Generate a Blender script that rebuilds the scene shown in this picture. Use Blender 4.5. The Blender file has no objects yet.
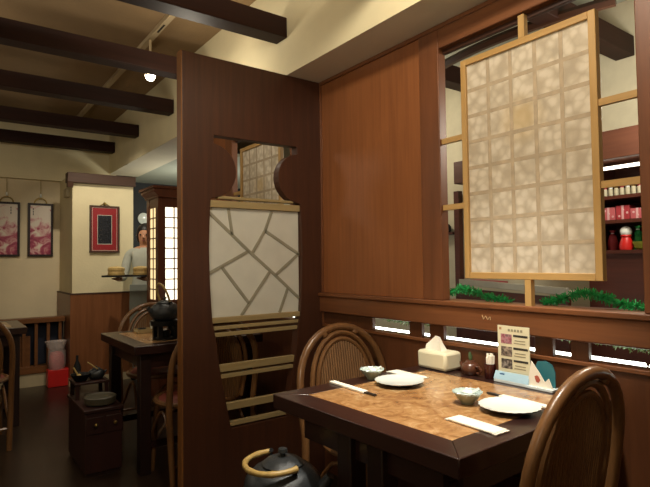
import bpy, bmesh, math, random
from mathutils import Vector, Matrix
random.seed(7)
sc = bpy.context.scene
COL = sc.collection

# ------------------------------------------------------------------ camera
cam_d = bpy.data.cameras.new('camera'); cam = bpy.data.objects.new('camera', cam_d); COL.objects.link(cam)
FPX = 522.04
cam_d.sensor_fit = 'HORIZONTAL'; cam_d.sensor_width = 36.0; cam_d.lens = FPX / 650 * 36.0
cam_d.clip_start = 0.02; cam_d.clip_end = 60
_r = Vector((0.80668649, -0.59083914, -0.01288486)); _u = Vector((-0.0111245, -0.03698001, 0.99925408)); _b = Vector((-0.59087491, -0.80594143, -0.03640406))
M = Matrix.Identity(4)
for i in range(3): M[i][0], M[i][1], M[i][2] = _r[i], _u[i], _b[i]
M[2][3] = 1.2
cam.matrix_world = M
sc.camera = cam
# ------------------------------------------------------------------ world, exposure
w = bpy.data.worlds.new('world'); sc.world = w; w.use_nodes = True
w.node_tree.nodes['Background'].inputs[0].default_value = (0.9, 0.7, 0.45, 1)
w.node_tree.nodes['Background'].inputs[1].default_value = 0.02
vs = sc.view_settings
vs.view_transform = 'Standard'; vs.look = 'None'; vs.gamma = 1; vs.use_curve_mapping = False
vs.exposure = 0.45
# ------------------------------------------------------------------ room lamps (ceiling spots on the track and downlights of both rooms), plus added unseen fill lights
WARM = (1.0, 0.90, 0.72)
def spot(name, loc, tgt, power, angle, blend=0.6, col=WARM, rad=0.04):
    d = bpy.data.lights.new(name, 'SPOT'); d.energy = power; d.spot_size = math.radians(angle); d.spot_blend = blend
    d.color = col; d.shadow_soft_size = rad
    o = bpy.data.objects.new(name, d); COL.objects.link(o); o.location = loc
    o.rotation_euler = (Vector(tgt) - Vector(loc)).to_track_quat('-Z', 'Y').to_euler(); return o
def point(name, loc, power, col=WARM, rad=0.12):
    d = bpy.data.lights.new(name, 'POINT'); d.energy = power; d.color = col; d.shadow_soft_size = rad
    o = bpy.data.objects.new(name, d); COL.objects.link(o); o.location = loc; return o
spot('table_spot_light', (1.10, 1.02, 2.60), (1.24, 1.22, 0.74), 125, 58, 0.9, (1.0, 0.94, 0.82))
spot('far_table_spot_light', (1.19, 3.72, 2.52), (1.2, 3.9, 0.74), 22, 75, 0.8)
point('far_panel_fill', (1.19, 3.0, 2.3), 6, WARM, 0.05)  # added fill brightening the second paper panel; no lamp hangs here
spot('pier_spot_light', (1.05, 4.55, 2.6), (1.35, 5.75, 1.4), 48, 70, 0.9)
point('room_light', (0.62, 1.0, 2.64), 44, WARM, 0.08)
spot('fill_spot_light', (-1.0, 0.1, 1.85), (1.6, 1.9, 2.05), 70, 74, 1.0, WARM, 0.12)  # added out-of-view fill for bulkhead, wall and soffit; not a real fixture
point('room_light', (-0.9, 0.2, 2.1), 7, WARM, 0.2)  # weak added fill from the left, belongs to no fixture
point('far_room_light', (-0.5, 4.0, 2.2), 15, WARM, 0.2)
point('back_room_light', (2.7, 1.0, 2.0), 26, (1.0, 0.9, 0.74), 0.15)
point('back_room_light', (2.75, 3.1, 2.25), 14, (1.0, 0.86, 0.66), 0.15)
point('corridor_light', (2.35, 5.6, 1.7), 15, (1.0, 0.98, 0.84), 0.12)

# ------------------------------------------------------------------ helpers
def lin(h):
    c = [int(h[i:i + 2], 16) / 255 for i in (0, 2, 4)]
    return tuple(x / 12.92 if x <= .04045 else ((x + .055) / 1.055) ** 2.4 for x in c) + (1,)
class MB:
    def __init__(s): s.v = []; s.f = []
    def add(s, vs_, fs_):
        n = len(s.v); s.v += [tuple(v) for v in vs_]; s.f += [tuple(i + n for i in f) for f in fs_]; return s
    def box(s, x0, x1, y0, y1, z0, z1):
        return s.add([(x0,y0,z0),(x1,y0,z0),(x1,y1,z0),(x0,y1,z0),(x0,y0,z1),(x1,y0,z1),(x1,y1,z1),(x0,y1,z1)],
                     [(0,3,2,1),(4,5,6,7),(0,1,5,4),(1,2,6,5),(2,3,7,6),(3,0,4,7)])
    def bar(s, a, b, w, h, up=(0,0,1)):
        a = Vector(a); b = Vector(b); d = (b - a).normalized(); u = Vector(up); sx = d.cross(u).normalized(); u = sx.cross(d)
        P = []
        for q in (a, b):
            for i, j in ((-1,-1),(1,-1),(1,1),(-1,1)): P.append(q + sx * (i * w / 2) + u * (j * h / 2))
        return s.add(P, [(0,1,2,3),(7,6,5,4),(0,4,5,1),(1,5,6,2),(2,6,7,3),(3,7,4,0)])
    def tube(s, pts, r, n=8, closed=False):
        pts = [Vector(q) for q in pts]; N = len(pts); rs = r if isinstance(r, (list, tuple)) else [r] * N
        P = []; t0 = None; nx = None
        for i in range(N):
            if closed: t = (pts[(i + 1) % N] - pts[i - 1]).normalized()
            else: t = (pts[min(i + 1, N - 1)] - pts[max(i - 1, 0)]).normalized()
            if nx is None:
                ref = Vector((0,0,1)) if abs(t.z) < .9 else Vector((1,0,0))
                nx = t.cross(ref).normalized()
            else:
                nx = (nx - t * nx.dot(t)).normalized()
            ny = t.cross(nx)
            for k in range(n):
                a = 2 * math.pi * k / n; P.append(pts[i] + (nx * math.cos(a) + ny * math.sin(a)) * rs[i])
        F = []
        for i in range(N if closed else N - 1):
            j = (i + 1) % N
            for k in range(n): F.append((i*n+k, i*n+(k+1)%n, j*n+(k+1)%n, j*n+k))
        if not closed: F += [tuple(range(n))[::-1], tuple((N-1)*n+k for k in range(n))]
        return s.add(P, F)
    def lathe(s, prof, n=24, c=(0,0,0), wob=None):
        P = []; F = []
        for i, (r, z) in enumerate(prof):
            for k in range(n):
                a = 2*math.pi*k/n; rr = max(r, 1e-5) * (1 + (wob(a, i) if wob else 0))
                P.append((c[0]+rr*math.cos(a), c[1]+rr*math.sin(a), c[2]+z))
        for i in range(len(prof)-1):
            for k in range(n): F.append((i*n+k, i*n+(k+1)%n, (i+1)*n+(k+1)%n, (i+1)*n+k))
        F += [tuple(range(n))[::-1], tuple((len(prof)-1)*n+k for k in range(n))]
        return s.add(P, F)
    def ball(s, c, r, n=12, m=8, sc_=(1,1,1)):
        pr = [(r*math.sin(math.pi*i/m), -r*math.cos(math.pi*i/m)) for i in range(m+1)]
        t = MB().lathe(pr, n)
        return s.add([(c[0]+x*sc_[0], c[1]+y*sc_[1], c[2]+z*sc_[2]) for x,y,z in t.v], t.f)
    def prism(s, poly, h0, h1, ax='z'):
        def q(u, v, h): return {'z': (u,v,h), 'y': (u,h,v), 'x': (h,u,v)}[ax]
        n = len(poly)
        return s.add([q(u,v,h0) for u,v in poly] + [q(u,v,h1) for u,v in poly],
                     [tuple(range(n))[::-1], tuple(range(n, 2*n))] + [(i,(i+1)%n,n+(i+1)%n,n+i) for i in range(n)])
    def mesh(s, name):
        me = bpy.data.meshes.new(name); me.from_pydata(s.v, [], s.f); me.validate()
        bm = bmesh.new(); bm.from_mesh(me); bmesh.ops.recalc_face_normals(bm, faces=bm.faces); bm.to_mesh(me); bm.free()
        return me
def tag(o, label=None, cat=None, group=None, kind=None):
    if label: o['label'] = label
    if cat: o['category'] = cat
    if group: o['group'] = group
    if kind: o['kind'] = kind
    return o
def obj(name, mb, mat, parent=None, loc=None, smooth=True, bevel=0, label=None):
    me = mb.mesh(name) if isinstance(mb, MB) else mb
    if mat and not me.materials: me.materials.append(mat)
    if smooth and isinstance(mb, MB):
        me.polygons.foreach_set('use_smooth', [True] * len(me.polygons)); me.set_sharp_from_angle(angle=0.7)
    o = bpy.data.objects.new(name, me); COL.objects.link(o)
    if parent: o.parent = parent
    if loc: o.location = loc
    if bevel:
        m = o.modifiers.new('bevel', 'BEVEL'); m.width = bevel; m.segments = 2; m.limit_method = 'ANGLE'; m.angle_limit = 0.8
    if label: o['label'] = label
    return o
def empty(name, loc=(0,0,0), rz=0, label=None, cat=None, group=None, kind=None):
    o = bpy.data.objects.new(name, None); COL.objects.link(o); o.location = loc; o.rotation_euler = (0,0,rz); o.empty_display_size = .05
    return tag(o, label, cat, group, kind)
def copy_tree(o, parent=None):
    c = o.copy(); COL.objects.link(c); c.parent = parent
    for ch in list(o.children): copy_tree(ch, c)
    return c
def B(*a): return MB().box(*a)

# ------------------------------------------------------------------ materials
MATS = {}
def newmat(name):
    m = bpy.data.materials.new(name); m.use_nodes = True; nt = m.node_tree; MATS[name] = m
    return m, nt, nt.nodes, nt.links, nt.nodes['Principled BSDF']
def ramp(nodes, stops):
    r = nodes.new('ShaderNodeValToRGB'); e = r.color_ramp.elements
    while len(e) < len(stops): e.new(.5)
    for el, (p_, c) in zip(e, stops): el.position = p_; el.color = lin(c) if isinstance(c, str) else c
    return r
def plain(name, hexc, rough=.5, metal=0, spec=.5, var=.06, scale=12, bump=0, coat=0, trans=0):
    m, nt, N, L, b = newmat(name)
    tc = N.new('ShaderNodeTexCoord'); no = N.new('ShaderNodeTexNoise'); no.inputs['Scale'].default_value = scale; no.inputs['Detail'].default_value = 4
    L.new(tc.outputs['Object'], no.inputs['Vector'])
    c = lin(hexc); a = tuple(x*(1-var) for x in c[:3]) + (1,); d = tuple(min(1, x*(1+var)) for x in c[:3]) + (1,)
    r = ramp(N, [(.3, a), (.7, d)]); L.new(no.outputs['Fac'], r.inputs['Fac']); L.new(r.outputs['Color'], b.inputs['Base Color'])
    b.inputs['Roughness'].default_value = rough; b.inputs['Metallic'].default_value = metal; b.inputs['Specular IOR Level'].default_value = spec
    b.inputs['Coat Weight'].default_value = coat
    b.inputs['Transmission Weight'].default_value = trans
    if bump:
        bp = N.new('ShaderNodeBump'); bp.inputs['Strength'].default_value = bump; bp.inputs['Distance'].default_value = .004
        n2 = N.new('ShaderNodeTexNoise'); n2.inputs['Scale'].default_value = scale*9; L.new(tc.outputs['Object'], n2.inputs['Vector'])
        L.new(n2.outputs['Fac'], bp.inputs['Height']); L.new(bp.outputs['Normal'], b.inputs['Normal'])
    return m
def wood(name, dark, light, axis='z', rough=.45, fine=1.0, coat=0.0, spec=.4):
    m, nt, N, L, b = newmat(name)
    tc = N.new('ShaderNodeTexCoord'); mp = N.new('ShaderNodeMapping')
    s = [22*fine]*3; s['xyz'.index(axis)] = 1.1*fine; mp.inputs['Scale'].default_value = s
    L.new(tc.outputs['Object'], mp.inputs['Vector'])
    n1 = N.new('ShaderNodeTexNoise'); n1.inputs['Scale'].default_value = 1.6; n1.inputs['Detail'].default_value = 6; n1.inputs['Roughness'].default_value = .62; n1.inputs['Distortion'].default_value = .5
    L.new(mp.outputs['Vector'], n1.inputs['Vector'])
    n2 = N.new('ShaderNodeTexNoise'); n2.inputs['Scale'].default_value = 2.2; n2.inputs['Detail'].default_value = 2
    L.new(tc.outputs['Object'], n2.inputs['Vector'])
    mx = N.new('ShaderNodeMath'); mx.operation = 'MULTIPLY_ADD'; mx.inputs[1].default_value = .35
    L.new(n2.outputs['Fac'], mx.inputs[0]); 
    mm = N.new('ShaderNodeMath'); mm.operation = 'MULTIPLY'; mm.inputs[1].default_value = .65; L.new(n1.outputs['Fac'], mm.inputs[0]); L.new(mm.outputs[0], mx.inputs[2])
    r = ramp(N, [(.32, dark), (.66, light)]); L.new(mx.outputs[0], r.inputs['Fac']); L.new(r.outputs['Color'], b.inputs['Base Color'])
    b.inputs['Roughness'].default_value = rough; b.inputs['Coat Weight'].default_value = coat; b.inputs['Coat Roughness'].default_value = .2; b.inputs['Specular IOR Level'].default_value = spec
    bp = N.new('ShaderNodeBump'); bp.inputs['Strength'].default_value = .12; bp.inputs['Distance'].default_value = .003
    L.new(n1.outputs['Fac'], bp.inputs['Height']); L.new(bp.outputs['Normal'], b.inputs['Normal'])
    return m
def emit(name, hexc, strength):
    m, nt, N, L, b = newmat(name)
    b.inputs['Base Color'].default_value = lin(hexc); b.inputs['Emission Color'].default_value = lin(hexc); b.inputs['Emission Strength'].default_value = strength
    return m
veneer = wood('veneer_orange', '7d4b2a', '935b34', 'z', .5, 1.3)
casing = wood('casing_wood', '5f3922', '78492c', 'z', .42)
casing_y = wood('casing_wood_long', '5f3922', '7e4e2e', 'y', .4)
dark_z = wood('partition_wood', '392116', '4c2c1c', 'z', .45)
dark_x = wood('beam_wood', '20100a', '2e160d', 'x', .6, spec=.2)
dark_y = wood('dark_wood_long', '2d160d', '41230f', 'y', .5)
wain = wood('wainscot_wood', '4a2b1a', '613a22', 'z', .38)
brown_pier = wood('pier_wood', '6a4024', '855434', 'z', .35)
capwood = wood('capital_wood', '3d281d', '4d3425', 'x', .6)
pale_x = wood('pale_slat_wood', '8f7d55', 'a8946a', 'x', .5)
pale_z = wood('pale_frame_wood', 'a8834c', 'bc9860', 'z', .45)
pale_y = wood('pale_frame_wood_long', 'a8834c', 'be9a62', 'y', .45)
tdark = wood('table_frame_wood', '241412', '35201b', 'y', .28, 1, .3)
tdark_x = wood('table_frame_wood_cross', '241412', '35201b', 'x', .28, 1, .3)
tleg = wood('table_leg_wood', '1a0d0a', '28150f', 'z', .45)
rattan = wood('rattan_cane', '5a3c24', '7a5531', 'z', .34, 1.6, .3)
rattan_pale = wood('rattan_strip', '5f4126', '86613a', 'z', .5, 3)
seatmat = plain('red_seat', '6d2d1e', .6)
bamboo = wood('bamboo', '8f7440', 'bda264', 'x', .35, 1.5)
steam_b = wood('steamer_bamboo', 'b8975a', 'd8bd80', 'z', .5, 2)
boxwood = wood('brazier_box_wood', '26110c', '341812', 'z', .5)
cream = plain('cream_plaster', 'd9cca6', .85, var=.04, scale=5, bump=.25)
cream_wall = plain('wall_plaster', 'd6c6a4', .85, var=.05, scale=4, bump=.25)
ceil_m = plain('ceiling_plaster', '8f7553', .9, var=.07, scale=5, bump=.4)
soffit = plain('soffit_plaster', 'cfc6b0', .9, var=.04, scale=4, bump=.2)
white_ceil = plain('white_ceiling', '9b9e91', .9, var=.03)
plinthm = plain('plinth_paint', 'b5a685', .7)
floor_m = plain('floor_dark', '2b1e14', .32, var=.3, scale=3)
iron = plain('cast_iron', '35383a', .34, .4, .5, var=.2, scale=60, bump=.3)
iron_dark = plain('black_iron', '101112', .5, .4, .4, var=.2, scale=60)
ceramic = plain('white_ceramic', 'e3e8e2', .18, var=.02, coat=.4)
ceramic_blue = plain('pale_blue_ceramic', 'b4c4c0', .22, var=.12, scale=40, coat=.3)
celadon = plain('celadon_ceramic', '8f927a', .3, var=.1, coat=.3)
dark_glaze = plain('dark_glaze', '2b2624', .35)
paperw = plain('white_paper', 'ece6d6', .7, var=.03)
papercream = plain('cream_plastic', 'd9d2b4', .45, var=.03)
browncer = plain('brown_ceramic', '553222', .3, var=.15, coat=.3)
maroon = plain('maroon_lacquer', '3f1512', .25, coat=.4)
red = plain('red_plastic', 'c8201c', .4, var=.08)
redbox = plain('red_gift_box', '9c3038', .5)
pinkbox = plain('pink_gift_box', 'b0575c', .5)
steel = plain('brushed_steel', 'aaa596', .4, .25)
black = plain('black_void', '0c0b0b', .7)
navy = plain('navy_cloth', '1c2030', .8)
tray_m = plain('black_tray', '17120f', .35)
grn = plain('tinsel_green', '3fb56c', .25, .3, var=.4, scale=60)
leafg = plain('leaf_green', '7d9c5c', .5, var=.3, scale=50)
skin = plain('skin', 'c08a68', .55, var=.03)
hairm = plain('hair_black', '1a1412', .5)
uniform = plain('grey_uniform', 'b8bbae', .85, var=.05, scale=20)
apron_m = plain('uniform_trousers', '8c9086', .85)
tealm = plain('teal_print', '2f6f78', .5)
bluem = plain('blue_print', '9dbccb', .4)
greenm = plain('yellow_green', '9fa83c', .5)
inkm = plain('print_black', '2b2a26', .6)
goldm = plain('brass', '8a7440', .35, .8)
jarm = plain('jar_label', 'b8b49a', .4, var=.2, scale=30)
acryl = plain('clear_acrylic', 'cfd8d8', .1, var=.01)
lamp_e = emit('lamp_glow', 'fff4dc', 14)
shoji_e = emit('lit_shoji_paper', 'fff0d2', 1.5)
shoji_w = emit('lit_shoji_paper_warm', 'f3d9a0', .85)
tube_e = emit('tube_glow', 'fbfff4', 5)

def paper_mat():
    m, nt, N, L, b = newmat('washi_paper')
    tc = N.new('ShaderNodeTexCoord'); v = N.new('ShaderNodeTexVoronoi'); v.inputs['Scale'].default_value = 27; v.feature = 'SMOOTH_F1'; v.inputs['Smoothness'].default_value = .15
    n = N.new('ShaderNodeTexNoise'); n.inputs['Scale'].default_value = 14; n.inputs['Detail'].default_value = 5
    ad = N.new('ShaderNodeVectorMath'); ad.operation = 'MULTIPLY_ADD'; ad.inputs[1].default_value = (.05,.05,.05)
    L.new(tc.outputs['Object'], n.inputs['Vector']); L.new(n.outputs['Color'], ad.inputs[0]); L.new(tc.outputs['Object'], ad.inputs[2]); L.new(ad.outputs[0], v.inputs['Vector'])
    r = ramp(N, [(.0, 'e4dac8'), (.34, 'dcd1bd'), (.5, 'd0c4ae'), (.8, 'bfb19a')]); L.new(v.outputs['Distance'], r.inputs['Fac'])
    # yellowed stain a little above the middle
    g = N.new('ShaderNodeVectorMath'); g.operation = 'DISTANCE'; g.inputs[1].default_value = (0, .01, .62); L.new(tc.outputs['Object'], g.inputs[0])
    mr = N.new('ShaderNodeMapRange'); mr.inputs[1].default_value = .03; mr.inputs[2].default_value = .11; mr.inputs[3].default_value = .55; mr.inputs[4].default_value = 0; L.new(g.outputs['Value'], mr.inputs[0])
    mx = N.new('ShaderNodeMix'); mx.data_type = 'RGBA'; L.new(mr.outputs[0], mx.inputs[0]); L.new(r.outputs['Color'], mx.inputs[6]); mx.inputs[7].default_value = lin('d0b57c')
    L.new(mx.outputs[2], b.inputs['Base Color']); b.inputs['Roughness'].default_value = .8
    tr = N.new('ShaderNodeBsdfTranslucent'); L.new(mx.outputs[2], tr.inputs['Color'])
    ms = N.new('ShaderNodeMixShader'); ms.inputs[0].default_value = .25; L.new(b.outputs[0], ms.inputs[1]); L.new(tr.outputs[0], ms.inputs[2]); L.new(ms.outputs[0], N['Material Output'].inputs[0])
    return m
washi = paper_mat()
lattice_m = plain('paper_covered_lattice', 'ac9a80', .7, var=.15, scale=25)
shoji_white = plain('plain_shoji_paper', 'c8c7bb', .8, var=.05, scale=9)
muntin_m = plain('grey_muntin', '8f8b78', .6, var=.1)
def burl():
    m, nt, N, L, b = newmat('burl_stone')
    tc = N.new('ShaderNodeTexCoord'); n = N.new('ShaderNodeTexNoise'); n.inputs['Scale'].default_value = 17; n.inputs['Detail'].default_value = 9; n.inputs['Roughness'].default_value = .65; n.inputs['Distortion'].default_value = 1.2
    L.new(tc.outputs['Object'], n.inputs['Vector'])
    r = ramp(N, [(.28, '7a5230'), (.44, '9c7145'), (.58, 'b48b5c'), (.74, 'd0b083')]); L.new(n.outputs['Fac'], r.inputs['Fac']); L.new(r.outputs['Color'], b.inputs['Base Color'])
    b.inputs['Roughness'].default_value = .22; b.inputs['Coat Weight'].default_value = .3; b.inputs['Coat Roughness'].default_value = .15
    return m
burlm = burl()
def peony():
    m, nt, N, L, b = newmat('peony_print')
    tc = N.new('ShaderNodeTexCoord'); n = N.new('ShaderNodeTexNoise'); n.inputs['Scale'].default_value = 11; n.inputs['Detail'].default_value = 5; n.inputs['Distortion'].default_value = .8
    L.new(tc.outputs['Object'], n.inputs['Vector'])
    sp = N.new('ShaderNodeSeparateXYZ'); L.new(tc.outputs['Object'], sp.inputs[0])
    ma = N.new('ShaderNodeMath'); ma.operation = 'MULTIPLY_ADD'; ma.inputs[1].default_value = -.55; L.new(sp.outputs['Z'], ma.inputs[0]); L.new(n.outputs['Fac'], ma.inputs[2])
    r = ramp(N, [(.27, 'ddd0c0'), (.36, 'd0a5a0'), (.45, 'a8455e'), (.55, '7d2342')]); L.new(ma.outputs[0], r.inputs['Fac']); L.new(r.outputs['Color'], b.inputs['Base Color'])
    b.inputs['Roughness'].default_value = .35
    return m
peonym = peony()
def photo_mat(name, a, c, d):
    m, nt, N, L, b = newmat(name)
    tc = N.new('ShaderNodeTexCoord'); n = N.new('ShaderNodeTexNoise'); n.inputs['Scale'].default_value = 90; n.inputs['Detail'].default_value = 3
    L.new(tc.outputs['Object'], n.inputs['Vector']); r = ramp(N, [(.35, a), (.5, c), (.65, d)]); L.new(n.outputs['Fac'], r.inputs['Fac']); L.new(r.outputs['Color'], b.inputs['Base Color']); b.inputs['Roughness'].default_value = .4
    return m
ph1 = photo_mat('menu_photo_pink', '8a4a52', 'b08088', '6a5a58'); ph2 = photo_mat('menu_photo_dark', '3a3330', '6e6258', 'a89a88'); ph3 = photo_mat('menu_photo_grey', '2e2b2a', '57504a', '9a938a')
def bag_mat():
    m, nt, N, L, b = newmat('clear_bag')
    b.inputs['Base Color'].default_value = lin('d8c8c0'); b.inputs['Roughness'].default_value = .2; b.inputs['Alpha'].default_value = .35
    return m
bagm = bag_mat()
def glass_mat():
    m, nt, N, L, b = newmat('picture_glass')
    b.inputs['Base Color'].default_value = (.02,.02,.02,1); b.inputs['Roughness'].default_value = .05; b.inputs['Alpha'].default_value = .12
    return m
glassm = glass_mat()

# ------------------------------------------------------------------ room shell
tag(obj('floor', B(-2.5, 4.6, -1.6, 7.2, -.1, 0), floor_m), kind='structure')
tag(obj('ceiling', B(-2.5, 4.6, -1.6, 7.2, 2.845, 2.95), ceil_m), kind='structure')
tag(obj('trim_1', B(1.565, 1.9, -1.5, 6.42, 2.266, 2.845), cream), kind='structure')          # bulkhead; its underside below
tag(obj('trim_2', B(1.566, 1.899, -1.5, 6.42, 2.2655, 2.268), soffit), kind='structure')
tag(obj('trim_3', B(1.9, 3.4, 4.7, 6.85, 2.266, 2.3), white_ceil), kind='structure')
tag(obj('trim_4', B(1.9, 3.4, -1.5, 4.7, 2.8, 2.844), white_ceil), kind='structure')
tag(obj('wall_far', B(-2.5, 1.66, 6.45, 6.55, 0, 2.845), cream_wall), kind='structure')
tag(obj('trim_5', B(-2.5, 1.564, 6.38, 6.449, 2.14, 2.844), cream), kind='structure')
tag(obj('wall_corridor', B(1.66, 4.6, 6.86, 6.95, 0, 2.845), plain('corridor_wall', '23262a', .7)), kind='structure')
tag(obj('wall_left', B(-2.6, -2.5, -1.6, 7.2, 0, 2.845), cream_wall), kind='structure')
tag(obj('wall_behind', B(-2.5, 4.6, -1.7, -1.6, 0, 2.845), cream_wall), kind='structure')
tag(obj('wall_back', B(3.5, 3.6, -1.6, 6.85, 0, 2.845), plain('back_wall_paint', 'c5bfa6', .85)), kind='structure')

# wall_right : the wooden wall with windows and slots
W0, W1 = 1.80, 1.825
wr = empty('wall_right', (0,0,0), kind='structure')
def wp(name, mb, mat, bevel=.002): return obj(name, mb, mat, wr, bevel=bevel)
wp('wainscot', B(W0, W1, -1.5, 4.5, 0, .83), wain)
wp('slot_ledge', B(W0-.008, W1+.04, -1.5, 4.5, .83, .845), casing_y)
wp('sill_rail', B(W0-.025, W1+.075, -1.5, 4.5, .915, 1.005), casing_y, .006)
wp('sill_cap', B(W0-.035, W1+.085, -1.5, 4.5, 1.005, 1.026), casing_y, .004)
posts = [(1.576,1.659),(1.708,1.789),(1.061,1.133),(.929,.993),(2.053,2.48),(.42,.49),(.30,.36),(-.2,-.12),(2.535,2.62),(3.06,3.14),(3.2,3.27),(3.75,3.83),(4.42,4.5)]
for a, c in posts: wp('slot_post', B(W0+.004, W1, a, c, .845, .915), wain)
for a, c in ((1.672,2.48),(2.535,2.665),(3.755,4.5),(-1.5,.62)):
    wp('veneer_panel', B(W0, W1, a, c, 1.026, 2.265), veneer)
wp('wall_corner_bead', B(W0-.012, W0, 2.468, 2.48, .845, 2.265), casing)
wp('header', B(W0, W1, .62, 1.672, 2.17, 2.265), casing_y); wp('header', B(W0, W1, 2.665, 3.755, 2.17, 2.265), casing_y)
wp('header_bead', B(W0-.012, W0, -1.5, 2.468, 2.245, 2.265), casing_y)
def casing_set(y0, y1):     # y0,y1 = clear opening
    wp('window_casing', B(W0-.02, W1+.004, y1, y1+.117, 1.026, 2.24), casing, .004)
    wp('window_casing', B(W0-.02, W1+.004, y0-.117, y0, 1.026, 2.24), casing, .004)
    wp('window_head', B(W0-.02, W1+.004, y0, y1, 2.15, 2.24), casing_y, .004)
    wp('window_head_bead', B(W0+.01, W1+.004, y0, y1, 2.13, 2.15), dark_y, .002)
casing_set(.737, 1.555); casing_set(2.80, 3.62)
# small pale scratched mark on the rail
mk = MB()
for a, c in (((1.345,.978),(1.338,.962)),((1.338,.962),(1.328,.976)),((1.328,.976),(1.318,.961)),((1.318,.961),(1.309,.974)),((1.306,.974),(1.306,.961))):
    mk.bar((W0-.026, a[0], a[1]), (W0-.026, c[0], c[1]), .002, .0035, (1,0,0))
obj('chalk_mark', mk, plain('mark_paint', 'b79a72', .7), wr, label='small pale zigzag mark on the rail')

# ------------------------------------------------------------------ beams
for k, y in enumerate((1.51, 2.465, 3.36, 4.26, 5.23, 6.12)):
    lab = {1:'dark ceiling beam nearest the camera, its end showing above the carved partition',2:'dark ceiling beam just in front of the glowing spot lamp',3:'dark ceiling beam, third from the far wall',4:'dark ceiling beam, second from the far wall',5:'dark ceiling beam closest to the far wall'}.get(k, 'dark ceiling beam overhead above the window table')
    o = obj('ceiling_beam', B(-2.49, 1.56, y, y+.115, 2.475, 2.59), dark_x, bevel=.004); tag(o, lab, 'beam', 'ceiling beams of the dining room')
for k, y in enumerate((.55, 1.45, 2.42, 3.4)):
    o = obj('ceiling_beam', B(1.905, 3.495, y, y+.115, 2.475, 2.6), dark_x, bevel=.004)
    tag(o, ['dark beam of the room behind the window, nearest the camera','dark beam behind the window crossing above the paper panel','dark beam of the room behind the window, left of the paper panel','dark beam farthest back in the room behind the window'][k], 'beam', 'beams of the room behind the window')
arc = [(2.60 + .10*((t-.5)*2)**2, 1.2 + 1.25*t, 2.49) for t in [i/14 for i in range(15)]]
tag(obj('curved_batten', MB().tube(arc, .028, 6), dark_y), 'thin curved dark batten under the white ceiling behind the window', 'batten')
bt = bpy.data.objects['curved_batten']
for i in (1, 13): obj('hanger_rod', MB().tube([arc[i], (arc[i][0], arc[i][1], 2.80)], .006, 6), dark_y, bt)

# ------------------------------------------------------------------ track and spot lamp
tr = empty('lighting_track', (1.19, 0, 2.845), label='pale ceiling lighting track running across above the beams', cat='track')
obj('rail', B(-.02, .02, 1.0, 6.3, -.03, 0), plain('track_white', 'b8a482', .5), tr)
for a in (2.9, 3.05, 3.42): obj('slot', B(-.006, .006, a, a+.14, -.0325, -.0295), black, tr)
lp = empty('track_spot_lamp', (1.19, 3.72, 2.815), label='small white spot lamp glowing under the ceiling track', cat='lamp')
obj('stem', MB().tube([(0,0,0),(0,0,-.16)], .009, 8), plain('lamp_white', 'c9b48e', .5), lp)
obj('shade', MB().lathe([(.02,-.15),(.035,-.17),(.04,-.26),(.036,-.26),(.03,-.18)], 20), MATS['lamp_white'], lp)
obj('bulb', MB().ball((0,0,-.262), .034, 14, 8), lamp_e, lp)
lp2 = copy_tree(lp); lp2.location = (1.19, 1.02, 2.815); lp2['label'] = 'white spot lamp over the dining table on the ceiling track'
bpy.data.objects['table_spot_light'].location = (1.19, 1.02, 2.5)

# ------------------------------------------------------------------ carved partition screen
CX = 1.373; PY = 2.48; PT = .055
def hw(z):
    if z > 1.82: return .255
    if z > 1.54: return .268 - math.sqrt(max(0, .14**2 - (z-1.68)**2))
    T = [(1.54,.272),(1.42,.279),(1.29,.283),(1.1,.279),(.91,.267),(.83,.25),(.72,.236),(.62,.22),(.5,.196),(.37,.17),(.355,.165)]
    for (z0,a),(z1,c) in zip(T, T[1:]):
        if z <= z0 and z >= z1: return a + (c-a)*(z0-z)/(z0-z1)
    return .165
zs = [1.862, 1.84, 1.821] + [1.68 + .139*math.cos(math.pi*i/16) for i in range(17)] + [1.535,1.42,1.29,1.2,1.1,1.0,.91,.87,.83,.72,.62,.5,.43,.37,.355]
right = [(CX+hw(z), z) for z in zs]; left = [(CX-hw(z), z) for z in zs][::-1]
hole = right + left
bm = bmesh.new()
ov = [bm.verts.new((x, 0, z)) for x, z in ((.951,.0),(1.799,.0),(1.799,2.264),(.951,2.268))]
hv = [bm.verts.new((x, 0, z)) for x, z in hole]
es = [bm.edges.new((L_[i], L_[(i+1) % len(L_)])) for L_ in (ov, hv) for i in range(len(L_))]
bmesh.ops.triangle_fill(bm, use_beauty=True, edges=es)
ex = bmesh.ops.extrude_face_region(bm, geom=bm.faces[:])
bmesh.ops.translate(bm, vec=(0, PT, 0), verts=[v for v in ex['geom'] if isinstance(v, bmesh.types.BMVert)])
bmesh.ops.recalc_face_normals(bm, faces=bm.faces)
me = bpy.data.meshes.new('board'); bm.to_mesh(me); bm.free(); me.materials.append(dark_z)
ps = empty('partition_screen', (0, PY, 0), label='tall dark wooden partition with vase-shaped cutout, paper panel and slats', cat='partition')
obj('board', me, dark_z, ps, bevel=.003)
obj('edge_strip', B(.944, .951, 0, PT, 0, 2.268), wood('edge_wood', '6a4222', '8a5c30', 'z', .4), ps, label='lighter wooden edge strip')
def slat(z0, z1, y0=.012, y1=.04, grow=0.008, name='slat'):
    zz = (z0+z1)/2; h0 = hw(zz) + grow
    return obj(name, B(CX-h0, CX+h0, y0, y1, z0, z1), pale_x, ps, bevel=.002)
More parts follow.
